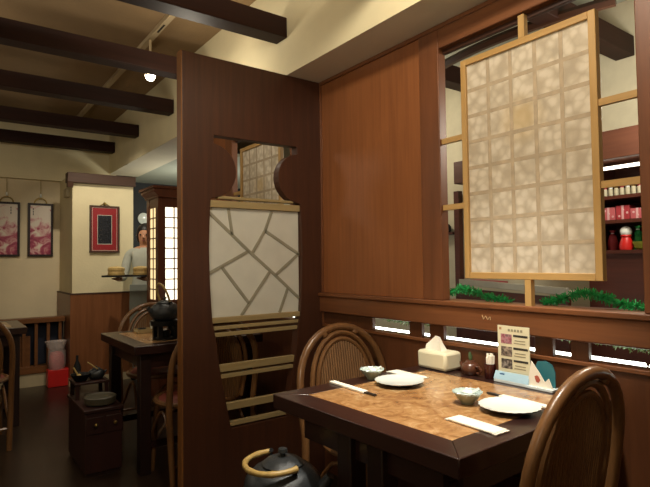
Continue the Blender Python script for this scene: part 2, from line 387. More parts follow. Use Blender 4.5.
# paper panel with crazed muntins
pp = obj('paper_panel', B(CX-.274, CX+.274, .026, .032, .905, 1.50), shoji_white, ps)
slat(1.492, 1.528, .006, .044, .0, 'panel_rail'); slat(1.537, 1.552, .006, .044, -.002, 'panel_rail'); slat(.897, .925, .006, .044, .0, 'panel_rail')
def ppx(cx, cy): # panel drawing coordinates (0..1 across, 0..1 down) -> local
    return (CX-.274+.548*cx, .024, 1.492-.567*cy)
LN = [((0,.045),(.42,.40)),((.42,.40),(.70,.62)),((.70,.62),(1.0,.87)),((.20,0),(.24,.245)),((.68,.01),(.60,.20)),((.60,.20),(.46,.41)),((.60,.20),(1.0,.425)),((1.0,.425),(.72,.63)),((0,.60),(.41,.40)),((.13,.545),(.415,.89)),((.65,.60),(.33,1.0)),((.86,.77),(.76,1.0))]
for a, c in LN: obj('muntin', MB().bar(ppx(*a), ppx(*c), .016, .005, (0,1,0)), muntin_m, pp)
slat(.862,.880); slat(.826,.846); slat(.645,.682); slat(.612,.632); slat(.445,.482); slat(.362,.384)

# ------------------------------------------------------------------ hanging washi panels in the windows
def washi_panel(yc, label):
    t = empty('washi_panel', (W0, yc, 1.125), label=label, cat='paper panel', group='paper panels hung in the windows')
    h = .2875; H = .932; fw = .026
    obj('stile', B(-.012,.016, -h, -h+fw, 0, H), pale_z, t, bevel=.002); obj('stile', B(-.012,.016, h-fw, h, 0, H), pale_z, t, bevel=.002)
    obj('rail', B(-.012,.016, -h+fw, h-fw, 0, fw), pale_y, t, bevel=.002); obj('rail', B(-.012,.016, -h+fw, h-fw, H-fw, H), pale_y, t, bevel=.002)
    pa = obj('paper', B(.0, .004, -h+fw, h-fw, fw, H-fw), washi, t)
    for i in range(1, 5):
        y = -h+fw + (2*h-2*fw)*i/5; obj('lattice_bar', B(-.0008, .0, y-.008, y+.008, fw, H-fw), lattice_m, pa)
    for i in range(1, 8):
        z = fw + (H-2*fw)*i/8; obj('lattice_bar', B(-.0006, .0, -h+fw, h-fw, z-.008, z+.008), lattice_m, pa)
    return t
def support(t, y0, y1):
    yc = t.location.y
    for zz in (.311, .607):      # crossbars tying the panel to the jambs
        obj('crossbar', B(-.006, .012, .2875, y1-yc, zz-.012, zz+.012), pale_y, t)
        obj('crossbar', B(-.006, .012, -(yc-y0), -.2875, zz+.003, zz+.027) if zz < .5 else B(-.006, .012, -(yc-y0), -.2875, zz-.012, zz+.012), pale_y, t)
    obj('upright', B(-.012, .012, -.02, .006, .932, 1.02), pale_z, t); obj('upright', B(-.012, .012, -.02, .006, -.0995, 0), pale_z, t)
p1 = washi_panel(1.1515, 'large cream paper panel in pale wood frame hung in the window above the table'); support(p1, .737, 1.555)
p2 = washi_panel(3.215, 'cream paper panel glimpsed through the neck of the vase-shaped cutout'); support(p2, 2.80, 3.62)

# ------------------------------------------------------------------ slot light tube, garlands
st = empty('strip_light', (1.945, 0, .80), label='glowing white strip light behind the slots under the window rail', cat='light')
obj('housing', B(-.03, .03, -.4, 4.4, -.02, 0), plain('strip_housing', 'c8c8c0', .5), st)
for a in (-.4, .8, 2.0, 3.2): obj('tube', MB().tube([(0, a+.01, .022), (0, a+1.19, .022)], .02, 10), tube_e, st)
for y in (-.38, 2.0, 4.38): obj('bracket', B(-.095, -.03, y-.01, y+.01, -.02, -.012), MATS['strip_housing'], st)
def tinsel(name, path, r, n, mat, label, cat='garland', L_=.035):
    mb = MB(); pts = [Vector(q) for q in path]; mb.tube(pts, .003, 5)
    for i in range(n):
        t = random.random() * (len(pts)-1); k = int(t); q = pts[k].lerp(pts[k+1], t-k)
        d = Vector((random.gauss(0,1), random.gauss(0,1), random.gauss(0,1))).normalized(); l = r*random.uniform(.5,1.1)
        s = d.cross(Vector((random.random(),random.random(),random.random()))).normalized() * .0018
        e = q + d*l
        mb.add([q-s, q+s, e+s, e-s], [(0,1,2,3)])
    return tag(obj(name, mb, mat, smooth=False), label, cat)
tinsel('tinsel_garland', [(1.872,1.62,1.05),(1.872,1.53,1.075),(1.872,1.47,1.068),(1.872,1.38,1.045),(1.872,1.28,1.033)], .024, 800, grn, 'green tinsel garland on the sill left of the paper panel upright')
tinsel('tinsel_garland', [(1.872,1.13,1.034),(1.872,1.07,1.05),(1.872,.985,1.078),(1.872,.92,1.072),(1.872,.86,1.05),(1.872,.78,1.036),(1.872,.66,1.034)], .025, 1100, grn, 'green tinsel garland arching on the sill right of the paper panel upright')
tinsel('tinsel_garland', [(1.888,.95,.915),(1.888,.85,.905),(1.888,.75,.90),(1.888,.5,.905)], .024, 420, leafg, 'pale green tinsel hanging behind the rightmost slot under the rail')
tinsel('tinsel_garland', [(1.888,1.08,.91),(1.888,.985,.905)], .024, 120, leafg, 'pale green tinsel in the small slot beside the tent card')
tinsel('tinsel_garland', [(1.888,2.05,.905),(1.888,1.9,.90),(1.888,1.78,.905),(1.888,1.66,.905)], .026, 420, leafg, 'leafy green tinsel behind the slot above the far rattan chair')

# ------------------------------------------------------------------ tables
def make_table(label, group, top_mat, dx=.80, dy=.80, ly=None):
    t = empty('dining_table', (0,0,0), label=label, cat='table', group=group)
    X, Y, bw, z0, z1 = dx/2, dy/2, .092, .69, .74; LY = ly or Y-.075
    for s in (-1, 1):
        obj('top_border', MB().prism([(s*X,-Y),(s*X,Y),(s*(X-bw),Y-bw),(s*(X-bw),-Y+bw)], z0, z1), tdark, t, bevel=.003)
        obj('top_border', MB().prism([(-X,s*Y),(X,s*Y),(X-bw,s*(Y-bw)),(-X+bw,s*(Y-bw))], z0, z1), tdark_x, t, bevel=.003)
        obj('apron', B(s*(X-.075)-.011, s*(X-.075)+.011, -Y+.1, Y-.1, .60, z0), tdark, t)
        obj('apron', B(-X+.1, X-.1, s*(Y-.075)-.011, s*(Y-.075)+.011, .60, z0), tdark_x, t)
        obj('stretcher', B(-X+.107, X-.107, s*LY-.014, s*LY+.014, .14, .18), tdark_x, t)
        for q in (-1, 1): obj('leg', B(s*(X-.075)-.032, s*(X-.075)+.032, q*LY-.032, q*LY+.032, 0, z0), tleg, t, bevel=.004)
    obj('inset_top', B(-X+bw-.001, X-bw+.001, -Y+bw-.001, Y-bw+.001, z0+.005, z1-.0006), top_mat, t)
    return t
t1 = make_table('square dining table with mottled burl top and dark wooden border by the window', 'square dining tables', burlm, ly=.068); t1.location = (1.358, 1.225, 0); t1.rotation_euler = (0,0,math.radians(2.0))
t2 = make_table('square dining table with glossy brown top behind the carved partition', 'square dining tables', burlm, .82, .78); t2.location = (1.285, 3.40, 0)
t3 = make_table('square dark dining table cut off by the left edge of view', 'square dining tables', burlm, .8, .66); t3.location = (.125, 4.87, 0)

# ------------------------------------------------------------------ rattan chairs (front = +y, back = -y)
def arch(rx, z0, rz, yb, rake, n=18, legs=None):
    pts = []
    for i in range(n+1):
        a = math.pi*i/n; x = -rx*math.cos(a); z = z0 + rz*(math.sin(a)**.9); pts.append((x, yb - rake*(z-.44), z))
    return pts
def make_chair():
    t = empty('rattan_chair', (0,0,0), cat='chair', group='rattan chairs')
    rk = .17; yb = -.2
    up = arch(.25, .62, .275, yb, rk)
    low = [(-.235,-.235,0),(-.243,-.21,.25),(-.248,yb-.0,.44),(-.25,yb-.02,.54)]
    obj('back_hoop', MB().tube(low + up + [(-x,y,z) for x,y,z in low[::-1]], .0175, 10), rattan, t)
    ih = arch(.188, .60, .267, yb+.004, rk); obj('inner_hoop', MB().tube([(-.17,yb,.45)] + ih + [(.17,yb,.45)], .012, 8), rattan, t)
    ih2 = arch(.158, .60, .238, yb+.006, rk); obj('inner_hoop', MB().tube([(-.142,yb,.45)] + ih2 + [(.142,yb,.45)], .011, 8), rattan, t)
    mb = MB(); n = 21
    for i in range(n):
        x = -.14 + .28*i/(n-1); c = min(1, abs(x)/.158); zt = .60 + .235*(math.sqrt(1-c*c)**.9)
        mb.tube([(x, yb, .45), (x, yb+.006-rk*(zt-.44), zt)], .0062, 5)
    tag(obj('cane_strips', mb, rattan_pale, t), kind='stuff')
    for s in (-1, 1): obj('binding', MB().bar((s*.085, yb-rk*.405, .852), (s*.10, yb-rk*.435, .88), .03, .03, (0,1,0)), rattan, t, bevel=.008)
    seat = MB().lathe([(.0,.425),(.2,.425),(.225,.44),(.2,.458),(.0,.462)], 28); seat.v = [(x*1.03, y*.93, z) for x,y,z in seat.v]
    obj('seat', seat, seatmat, t)
    rim = [(.24*math.cos(a), .215*math.sin(a), .435) for a in [2*math.pi*i/28 for i in range(28)]]
    obj('seat_rim', MB().tube(rim, .016, 8, True), rattan, t)
    for s in (-1, 1):
        obj('leg', MB().tube([(s*.19,.15,.43),(s*.205,.17,.2),(s*.215,.185,0)], .0165, 8), rattan, t)
        obj('leg_brace', MB().tube([(s*.24,-.215,.16)] + [(s*(.235-.02*math.sin(math.pi*i/8)), -.19+.36*i/8, .16+.22*math.sin(math.pi*i/8)) for i in range(1,8)] + [(s*.208,.178,.16)], .0095, 7), rattan, t)
    obj('leg_brace', MB().tube([(-.208,.178,.16)] + [(-.2+.4*i/8, .17, .16+.22*math.sin(math.pi*i/8)) for i in range(1,8)] + [(.208,.178,.16)], .0095, 7), rattan, t)
    obj('stretcher', MB().tube([(-.24,-.22,.14),(.24,-.22,.14)], .01, 7), rattan, t)
    return t
ch = make_chair()
ch.location = (1.53, 1.71, 0); ch.rotation_euler = (0,0,math.pi); ch['label'] = 'rattan arched-back chair facing us across the table, beside the partition'
CH = [((1.392, .998, 0), math.radians(2), 'rattan chair seen from behind in the right foreground'),
      ((1.30, 3.77, 0), math.pi, 'rattan chair behind the far table with kettle, its back toward the pier'),
      ((1.215, 2.92, 0), 0, 'rattan chair half hidden behind the carved partition, seen at its left edge'),
      ((.13, 4.25, 0), 0, 'rattan chair cut off at the left edge of the photograph')]
for loc, rz, lb in CH:
    c = copy_tree(ch); c.location = loc; c.rotation_euler = (0,0,rz); c['label'] = lb

# ------------------------------------------------------------------ tableware on the near table
TZ = .7402
def plate(x, y, label):
    t = empty('plate', (x,y,TZ), label=label, cat='plate', group='scalloped plates')
    obj('underside', MB().lathe([(.045,0),(.05,.004),(.088,.013),(.084,.015),(.0,.006)], 40), dark_glaze, t)
    sc_ = lambda a, i: .018*math.cos(24*a) if i in (1,2) else 0
    obj('dish', MB().lathe([(.04,.0062),(.09,.0165),(.0915,.0185),(.078,.0165),(.06,.0125),(.0,.0115)], 96, wob=sc_), ceramic, t)
plate(1.385, 1.43, 'white scalloped plate on the far side of the table'); plate(1.405, .972, 'white scalloped plate on the near side of the table')
def bowl(x, y, label):
    t = empty('small_bowl', (x,y,TZ), label=label, cat='bowl', group='small fluted bowls')
    obj('body', MB().lathe([(.02,0),(.022,.006),(.036,.02),(.046,.036),(.044,.036),(.033,.02),(.0,.010)], 32), celadon, t)
    obj('rim', MB().lathe([(.0435,.032),(.0475,.038),(.0455,.040),(.040,.034),(.03,.022),(0,.013)], 64, wob=lambda a,i: .05*math.cos(16*a) if i in (1,2) else 0), ceramic_blue, t)
    # the porcelain spoon resting in it
    sp = tag(obj('soup_spoon', MB().ball((0,0,0), .018, 12, 6, (1,1.35,.45)).tube([(.0,-.018,.002),(.012,-.035,.014)], [.007,.006], 6), ceramic, loc=(x+.01, y+.004, TZ+.034)), label.replace('bowl', 'spoon bowl end') , 'spoon', 'spoons in the small bowls')
    return t
bowl(1.372, 1.568, 'small pale blue bowl next to the far plate'); bowl(1.372, 1.105, 'small celadon bowl next to the near plate')
SP = [o for o in COL.objects if o.name.startswith('soup_spoon')]
SP[0]['label'] = 'white porcelain spoon in the bowl near the far chair'; SP[1]['label'] = 'white porcelain spoon in the bowl beside the near plate'
def sticks(x, y0, y1, label, tipdir):
    t = empty('chopstick_set', (x,(y0+y1)/2,TZ), math.radians(-2), label=label, cat='chopsticks', group='wrapped chopsticks')
    h = abs(y1-y0)/2
    obj('paper_sleeve', B(-.013,.013,-h,h,0,.008), paperw, t, bevel=.002)
    for s in (-1,1): obj('chopstick', MB().bar((s*.005, tipdir*h*.6, .004), (s*.003, tipdir*(h+.055), .004), .005, .005), dark_glaze, t)
sticks(1.205, 1.615, 1.41, 'white-sleeved chopsticks left of the far plate, by the far chair', -1)
sticks(1.518, 1.085, .895, 'white-sleeved chopsticks on the wall side of the near plate', 1)
def towel(x, y0, y1, label):
    h = abs(y1-y0)/2; t = empty('napkin_packet', (x,(y0+y1)/2,TZ), math.radians(-2), label=label, cat='napkin', group='wet towel packets')
    obj('packet', B(-.028,.028,-h,h,0,.007), paperw, t, bevel=.003)
    for s in (-1,1): obj('crimp', B(-.03,.03,s*h-.006,s*h+.006,.001,.004), paperw, t)
towel(1.520, 1.612, 1.44, 'flat white napkin packet on the wall side of the far plate'); towel(1.205, 1.025, .86, 'flat white napkin packet beside the near table corner')
# tissue box
tb = empty('tissue_box', (1.725, 1.535, TZ), label='cream tissue box with a tissue pulled up, against the wall', cat='tissue box')
obj('box', B(-.052,.052,-.08,.08,.002,.078), papercream, tb, bevel=.012)
obj('foot', B(-.045,.045,-.072,.072,0,.004), dark_glaze, tb)
ts = MB(); n = 8
for i in range(n+1):
    u = i/n; y = .058 - .12*u; zt = .078 + .06*math.sin(math.pi*min(1, u*1.15+.12)) - .01*math.sin(9*u)
    ts.v += [(-.022, y, .077), (-.02+.012*math.sin(5*u), y-.004, zt), (.006, y, zt-.004), (.022, y-.01, .077)]
for i in range(n):
    for k in range(3): ts.f.append((i*4+k, i*4+k+1, i*4+k+5, i*4+k+4))
ts.f += [(0,1,2,3), (n*4+3,n*4+2,n*4+1,n*4)]
obj('tissue', ts, paperw, tb)
# soy pot
so = empty('soy_pot', (1.728, 1.372, TZ), label='small brown ceramic sauce pot with side handle', cat='sauce pot')
obj('body', MB().lathe([(.024,0),(.034,.012),(.037,.028),(.03,.044),(.02,.05),(.0,.051)], 24), browncer, so)
ld = obj('lid', MB().lathe([(.021,.05),(.018,.057),(.0,.06)], 20), browncer, so)
obj('knob', MB().tube([(0,0,.058),(0,0,.075),(0,.004,.09)], [.006,.009,.004], 8), plain('green_stopper', '3c5230', .5), ld)
obj('handle', MB().tube([(-.01,-.032,.036),(-.014,-.052,.040),(-.014,-.062,.026),(-.012,-.052,.012),(-.006,-.034,.012)], .005, 7), browncer, so)
obj('spout', MB().tube([(0,.03,.022),(0,.046,.034),(0,.05,.046)], [.009,.007,.005], 8), browncer, so)
# toothpick cup
cu = empty('toothpick_cup', (1.728, 1.278, TZ), label='maroon cup filled with white wrapped toothpicks', cat='cup')
obj('cup', MB().lathe([(.02,0),(.022,.003),(.022,.058),(.019,.058),(.019,.01),(0,.008)], 24), maroon, cu)
for i in range(12):
    a = i*2.4; r = .002 + .011*(i/12); obj('toothpick', MB().tube([(r*math.cos(a), r*math.sin(a), .012), (1.2*r*math.cos(a), 1.2*r*math.sin(a), .083+.006*(i%3))], .0052, 6), paperw, cu)
# menu card in stand
mc = empty('menu_card', (1.728, 1.17, TZ), label='cream menu card with three food photographs in a pale blue stand', cat='menu')
obj('stand', B(-.03,.02,-.072,.072,0,.012), acryl, mc, bevel=.002)
obj('stand_front', MB().prism([(-.03,.012),(-.022,.012),(-.012,.04),(-.016,.04)], -.072, .072, 'y'), bluem, mc)
cd = obj('card', B(-.004,-.001,-.067,.067,.012,.212), plain('menu_cream', 'd8d2b2', .5, var=.02), mc)
def card_patch(name, y0, y1, z0, z1, m, dx=0): return obj(name, B(-.0048-dx,-.004,y0,y1,z0,z1), m, cd)
for z, m in ((.145, ph1), (.098, ph2), (.052, ph3)):
    card_patch('food_photo', .006, .053, z, z+.036, m)
    card_patch('heading_bar', -.06, .0, z+.028, z+.036, inkm)
    for k in range(2): card_patch('text_line', -.05, -.006+.004*k, z+.013-.010*k, z+.0165-.010*k, MATS.get('text_grey') or plain('text_grey', '8f8a70', .6))
for k in range(5): card_patch('title_glyph', .022-.013*k-.009, .022-.013*k, .192, .201, MATS['text_grey'])
card_patch('corner_mark', .05, .06, .196, .205, plain('corner_orange', 'b08a60', .6))
for k in range(7): obj('stand_text', B(-.0215,-.0185,.012-.010*k-.006,.012-.010*k,.020,.026), plain('stand_text_blue', '3f6a96', .5) if k == 0 else MATS['stand_text_blue'], mc)
obj('stand_emblem', B(-.0215,-.0185,.030,.05,.018,.034), MATS['stand_text_blue'], mc)
# tent card
tn = empty('tent_card', (1.728, 1.058, TZ), label='little white triangular card with red print before a teal backing card', cat='card')
obj('holder', B(-.032,.02,-.055,.05,0,.010), acryl, tn, bevel=.002)
obj('backing_card', MB().prism([(-.046,.01),(.03,.01),(.03,.075),(.02,.095),(-.01,.1),(-.035,.09),(-.046,.065)], .004, .007, 'x'), tealm, tn)
fr = obj('front_card', MB().prism([(.05,.010),(.046,.018),(.03,.098),(.0,.06),(-.02,.03),(-.035,.045),(-.05,.01)], -.02, -.017, 'x'), paperw, tn)
obj('red_print', MB().prism([(.012,.026),(.004,.024),(-.004,.034),(.002,.046),(.008,.050),(.018,.046),(.016,.036)], -.0208, -.02, 'x'), plain('print_red', 'b05a48', .6), fr)

# ------------------------------------------------------------------ kettles and brazier boxes
def make_kettle(s=1.0, sa=0):
    t = empty('iron_kettle', (0,0,0), cat='kettle', group='cast iron kettles with bamboo handles')
    obj('body', MB().lathe([(.07*s,0),(.105*s,.01*s),(.132*s,.05*s),(.136*s,.08*s),(.128*s,.115*s),(.1*s,.145*s),(.07*s,.157*s),(.066*s,.157*s)], 36), iron, t)
    l = obj('lid', MB().lathe([(.07*s,.156*s),(.072*s,.163*s),(.055*s,.176*s),(.02*s,.184*s),(0,.185*s)], 32), iron, t)
    obj('knob', MB().lathe([(.008*s,.183*s),(.008*s,.192*s),(.017*s,.199*s),(.015*s,.21*s),(0,.214*s)], 16), iron, l)
    obj('spout', MB().tube([(q*math.cos(sa)*s, q*math.sin(sa)*s, z*s) for q, z in ((.11,.075),(.145,.1),(.163,.128))], [.026*s,.02*s,.015*s], 12), iron, t)
    for q in (-1,1): obj('lug', MB().tube([(0,q*.085*s,.145*s),(0,q*.098*s,.172*s),(0,q*.088*s,.178*s)], .008*s, 8), iron_dark, t)
    return t
def bail(t, tilt, s=1.0, mat=bamboo, reach=.17):
    pts = []
    for i in range(19):
        a = math.pi*i/18; pts.append((0, -.098*s*math.cos(a)*(1.0+.25*math.sin(a)), .172*s + reach*s*math.sin(a)))
    R = Matrix.Rotation(tilt, 3, 'Y'); c = Vector((0,0,.172*s))
    pts = [R @ (Vector(q)-c) + c for q in pts]
    rad = [.0095*s*(1.18 if i % 4 == 0 else 1) for i in range(19)]
    obj('handle', MB().tube(pts, rad, 9), mat, t)
k1 = make_kettle(.95, math.radians(-42)); k1.location = (.897, 1.47, .40); k1['label'] = 'cast iron kettle with lowered bamboo handle beside the near table'
k1.rotation_euler = (0,0,math.radians(-4)); bail(k1, math.radians(-92), .95, bamboo, .13)
def make_box():
    t = empty('brazier_box', (0,0,0), cat='wooden box', group='brazier boxes')
    obj('body', B(-.1,.1,-.24,.24,.02,.36), boxwood, t, bevel=.004)
    obj('base', B(-.092,.092,-.232,.232,0,.02), tleg, t); obj('top', B(-.108,.108,-.248,.248,.36,.38), boxwood, t, bevel=.003)
    for x in (-.045,.06):
        d = obj('drawer', B(x-.048,x+.044,-.246,-.24,.24,.335), boxwood, t, bevel=.002)
        obj('knob', MB().ball((x,-.256,.292), .011, 10, 6), goldm, d)
    return t
bx = make_box(); bx.location = (.84, 1.47, .018); bx['label'] = 'dark wooden brazier box under the near kettle'
b2 = copy_tree(bx); b2.location = (.76, 3.45, 0); b2['label'] = 'dark wooden box with two knobs standing on the floor by the far table'
# things on the floor box
o = obj('round_pot', MB().lathe([(.07,0),(.085,.01),(.09,.045),(.083,.05),(.078,.045),(.0,.04)], 28), plain('grey_green_glaze', '4a4536', .5), loc=(.765, 3.32, .38)); tag(o, 'low round greenish pot on the floor box', 'pot')
sl = empty('raised_tray', (.76, 3.58, .38), label='small dark tray stand on the back of the floor box', cat='tray')
obj('tray_top', B(-.1,.1,-.09,.1,.085,.1), boxwood, sl, bevel=.003)
for x in (-.085,.085):
    for y in (-.075,.085): obj('foot', B(x-.01,x+.01,y-.01,y+.01,0,.085), boxwood, sl)
o = obj('black_bowl', MB().lathe([(.03,0),(.04,.01),(.06,.045),(.056,.045),(.03,.012),(0,.01)], 24), iron_dark, loc=(.705, 3.56, .48)); tag(o, 'black bowl on the raised tray of the floor box', 'bowl')
k3 = make_kettle(.38); k3.location = (.80, 3.58, .48); k3['label'] = 'little black kettle on the raised tray of the floor box'; bail(k3, math.radians(-50), .38)
o = obj('wooden_ladle', MB().tube([(.70,3.6,.505),(.672,3.61,.56)], [.006,.005], 8).ball((.703,3.6,.505), .014, 10, 6), bamboo); tag(o, 'pale bamboo ladle leaning in the black bowl', 'ladle')
# kettle on stove on far table
sv = empty('table_stove', (1.12, 3.22, .74), label='small black iron stove on the far table under a kettle', cat='stove')
obj('ring', MB().lathe([(.075,.085),(.085,.085),(.088,.115),(.075,.115)], 24), iron_dark, sv); obj('base', MB().lathe([(.0,0),(.075,0),(.075,.012),(0,.012)], 24), iron_dark, sv)
for i in range(4):
    a = math.pi/4 + i*math.pi/2; obj('leg', B(.065*math.cos(a)-.013,.065*math.cos(a)+.013,.065*math.sin(a)-.013,.065*math.sin(a)+.013,.01,.09), iron_dark, sv)
obj('burner', MB().lathe([(.03,.012),(.035,.05),(.02,.055),(0,.055)], 16), iron_dark, sv)
k2 = make_kettle(.68); k2.location = (1.12, 3.22, .855); k2['label'] = 'cast iron kettle with upright bamboo handle on the far table stove'; k2.rotation_euler = (0,0,math.radians(186)); bail(k2, math.radians(18), .68)
tr2 = empty('condiment_tray', (1.14, 3.62, .74), label='small orange-brown wooden tray on the far table', cat='tray')
obj('tray', B(-.08,.08,-.05,.05,0,.012), pale_x, tr2, bevel=.002)
for q in (-1,1): obj('lip', B(-.08,.08,q*.048-.004,q*.048+.004,.012,.026), pale_x, tr2)
o = obj('white_cup', MB().lathe([(.02,0),(.024,.004),(.032,.05),(.030,.05),(.022,.008),(0,.006)], 20), ceramic, loc=(1.185, 3.62, .752)); tag(o, 'white cup on the wooden tray of the far table', 'cup')
o = obj('black_dish', MB().lathe([(.015,0),(.03,.018),(.028,.018),(0,.004)], 20), iron_dark, loc=(1.10, 3.62, .752)); tag(o, 'black sauce dish on the wooden tray of the far table', 'dish')
o = obj('white_dish', MB().lathe([(.02,0),(.04,.012),(.038,.013),(0,.004)], 20), ceramic, loc=(1.22, 3.08, .7405)); tag(o, 'white dish on the far table right of the stove', 'dish')

# ------------------------------------------------------------------ pier, far wall furnishing
pr = empty('wall_pier', (0,0,0), kind='structure')
obj('shaft', B(1.055, 1.655, 5.75, 6.45, 0, 2.14), cream, pr)
obj('wainscot', B(1.035, 1.66, 5.73, 6.45, .05, .915), brown_pier, pr, bevel=.003); obj('baseboard', B(1.03, 1.665, 5.722, 6.45, 0, .075), plinthm, pr)
obj('wainscot_cap', B(1.03, 1.665, 5.725, 6.45, .908, .922), capwood, pr)
obj('capital', B(1.0, 1.665, 5.69, 5.82, 2.04, 2.14), capwood, pr, bevel=.004); obj('capital_corbel', MB().prism([(5.69,2.04),(5.75,2.04),(5.75,1.99),(5.71,1.99)], 1.0, 1.055, 'x'), capwood, pr)
o = obj('wall_box', B(1.015, 1.055, 5.86, 6.0, 1.91, 2.0), plinthm, bevel=.006); tag(o, 'small beige box fixed on the side of the pier under the capital', 'junction box')
bl = empty('balustrade', (0, 5.97, 0), label='low wooden balustrade along the far wall under the pictures', cat='balustrade')
obj('top_rail', B(-2.4, 1.03, -.02, .12, .63, .68), wood('rail_wood', '5f3a1e', '7b4e2a', 'x', .4), bl, bevel=.004); obj('bottom_rail', B(-2.4, 1.03, -.015, .06, .13, .2), MATS['rail_wood'], bl, bevel=.003)
for i in range(26): obj('baluster', B(.985-.108*i-.014, .985-.108*i+.014, .0, .03, .2, .63), MATS['rail_wood'], bl)
obj('backing', B(-2.4, 1.03, .1, .12, .2, .63), navy, bl); obj('plinth', B(-2.4, 1.03, 0, .12, 0, .13), plinthm, bl)
o = obj('lower_panel', B(-2.4, .72, .035, .05, .2, .5), MATS['rail_wood'], bl)
def scroll(x, label):
    t = empty('hanging_picture', (x, 6.45, 1.306), label=label, cat='picture', group='peony pictures')
    h = .122; H = .58; f = .022
    for s in (-1,1): obj('frame_stile', B(s*h-(f if s>0 else 0), s*h+(f if s<0 else 0), -.03, -.004, 0, H), tleg, t)
    obj('frame_rail', B(-h+f,h-f,-.03,-.004,0,f), tleg, t); obj('frame_rail', B(-h+f,h-f,-.03,-.004,H-f,H), tleg, t)
    p_ = obj('print', B(-h+f,h-f,-.02,-.012,f,H-f), peonym, t)
    for k in range(3): obj('calligraphy', B(.055-.02+.0,.055-.012,-.0212,-.02,H-.07-.028*k,H-.05-.028*k), inkm, p_) if x < .6 else obj('calligraphy', B(-.075,-.067,-.0212,-.02,H-.075-.028*k,H-.055-.028*k), inkm, p_)
    obj('hanger', MB().tube([(-.06,-.015,H)] + [(-.06*math.cos(math.pi*i/10), -.015, H+.055*math.sin(math.pi*i/10)) for i in range(1,10)] + [(.06,-.015,H)], .007, 7), goldm, t)
    obj('hook', MB().ball((0,-.016,H+.085), .016, 10, 6, (.7,.6,1.4)), ceramic, t)
    obj('wire', MB().tube([(0,-.016,H+.09),(0,-.016,.834)], .0025, 5), goldm, t)
scroll(.543, 'tall pink peony picture at the left edge of the photograph'); scroll(.862, 'tall pink peony picture nearer the pier with the red picture')
rp = empty('red_picture', (1.36, 5.75, 1.333), label='red matted picture in a thin brown frame on the cream pier', cat='picture')
h, H, f = .146, .487, .016
for s in (-1,1): obj('frame_stile', B(s*h-(f if s>0 else 0), s*h+(f if s<0 else 0), -.03,-.002,0,H), capwood, rp)
obj('frame_rail', B(-h+f,h-f,-.03,-.002,0,f), capwood, rp); obj('frame_rail', B(-h+f,h-f,-.03,-.002,H-f,H), capwood, rp)
obj('mat_board', B(-h+f,h-f,-.018,-.012,f,H-f), plain('mat_red', 'b62e34', .5), rp)
iw = MB()
for a in ((-.072,.072,.385,.391),(-.072,.072,.085,.091),(-.072,-.067,.091,.385),(.067,.072,.091,.385)): iw.box(a[0],a[1],-.0195,-.018,a[2],a[3])
for a in ((-.122,.122,.463,.467),(-.122,.122,.02,.024),(-.122,-.118,.024,.463),(.118,.122,.024,.463)): iw.box(a[0],a[1],-.0195,-.018,a[2],a[3])
obj('white_line', iw, paperw, rp); obj('artwork', B(-.067,.067,-.0192,-.018,.091,.385), photo_mat('dark_artwork', '14161c', '23262e', '3c4048'), rp)
obj('glass', B(-h+f,h-f,-.026,-.024,f,H-f), glassm, rp)
obj('hook', MB().ball((0,-.02,H+.02), .018, 10, 6).tube([(-.045,-.02,H),(0,-.02,H+.025),(.045,-.02,H)], .006, 6), goldm, rp)
# red carton and bag of red stuff
o = obj('red_carton', B(-.104,.104,-.06,.06,0,.17), red, loc=(.955, 5.86, 0), bevel=.006); tag(o, 'bright red carton on the floor beside the pier', 'carton')
bg = empty('clear_bag', (.935, 5.87, .17), label='clear plastic bag with red contents standing on the red carton', cat='bag')
wob = lambda a, i: .08*math.sin(3*a+i)
obj('contents', MB().lathe([(.0,.002),(.06,.003),(.072,.05),(.066,.13),(.05,.165),(0,.175)], 20, wob=wob), plain('red_contents', 'c64a50', .5, var=.2, scale=30), bg)
obj('film', MB().lathe([(.0,.0),(.075,.0012),(.084,.06),(.078,.17),(.07,.2),(.1,.275),(.095,.276),(.066,.2)], 24, wob=wob), bagm, bg)
o = obj('dark_bottle', MB().lathe([(.03,0),(.035,.01),(.035,.2),(.012,.26),(.012,.31),(0,.312)], 16), black, loc=(1.09, 5.67, 0)); tag(o, 'dark bottle standing on the floor by the pier corner', 'bottle')

# ------------------------------------------------------------------ lit lattice pillar
lc = empty('lattice_lamp_cabinet', (1.54, 4.6, 0), label='wooden cabinet pillar with glowing paper lattice panes', cat='cabinet')
cw = wood('cabinet_wood', '4c2816', '6a3a20', 'z', .4)
obj('core', B(.02,.40,.02,.29,.0,1.80), cw, lc)
for x, y in ((0,0),(.345,0),(0,.25),(.345,.25)): obj('post', B(x,x+.065,y,y+.07,0,1.80), cw, lc)
obj('lower_panel', B(.035,.375,.008,.02,.05,.86), cw, lc); obj('lower_panel', B(.008,.02,.035,.285,.05,.86), cw, lc)
for z0,z1 in ((.86,.885),(1.715,1.80)):
    obj('rail', B(.035,.375,.004,.03,z0,z1), cw, lc); obj('rail', B(.004,.03,.035,.285,z0,z1), cw, lc)
obj('cornice', MB().prism([(-.01,1.80),(.42,1.80),(.42,1.815),(.45,1.85),(.45,1.875),(-.05,1.875),(-.05,1.85),(-.01,1.815)], -.03, .34, 'y'), cw, lc, bevel=.004)
obj('cornice_cap', B(-.06,.46,-.05,.37,1.875,1.90), cw, lc, bevel=.004)
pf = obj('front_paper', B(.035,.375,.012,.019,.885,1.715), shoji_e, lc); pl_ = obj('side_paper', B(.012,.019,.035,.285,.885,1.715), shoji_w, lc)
for i in range(1,9):
    z = .885+.83*i/9; obj('muntin', B(.035,.375,.005,.012,z-.005,z+.005), cw, pf); obj('muntin', B(.005,.012,.035,.285,z-.005,z+.005), cw, pl_)
for k in (1,2): obj('muntin', B(.035+.34*k/3-.005,.035+.34*k/3+.005,.005,.012,.885,1.715), cw, pf)
obj('muntin', B(.005,.012,.155,.165,.885,1.715), cw, pl_)
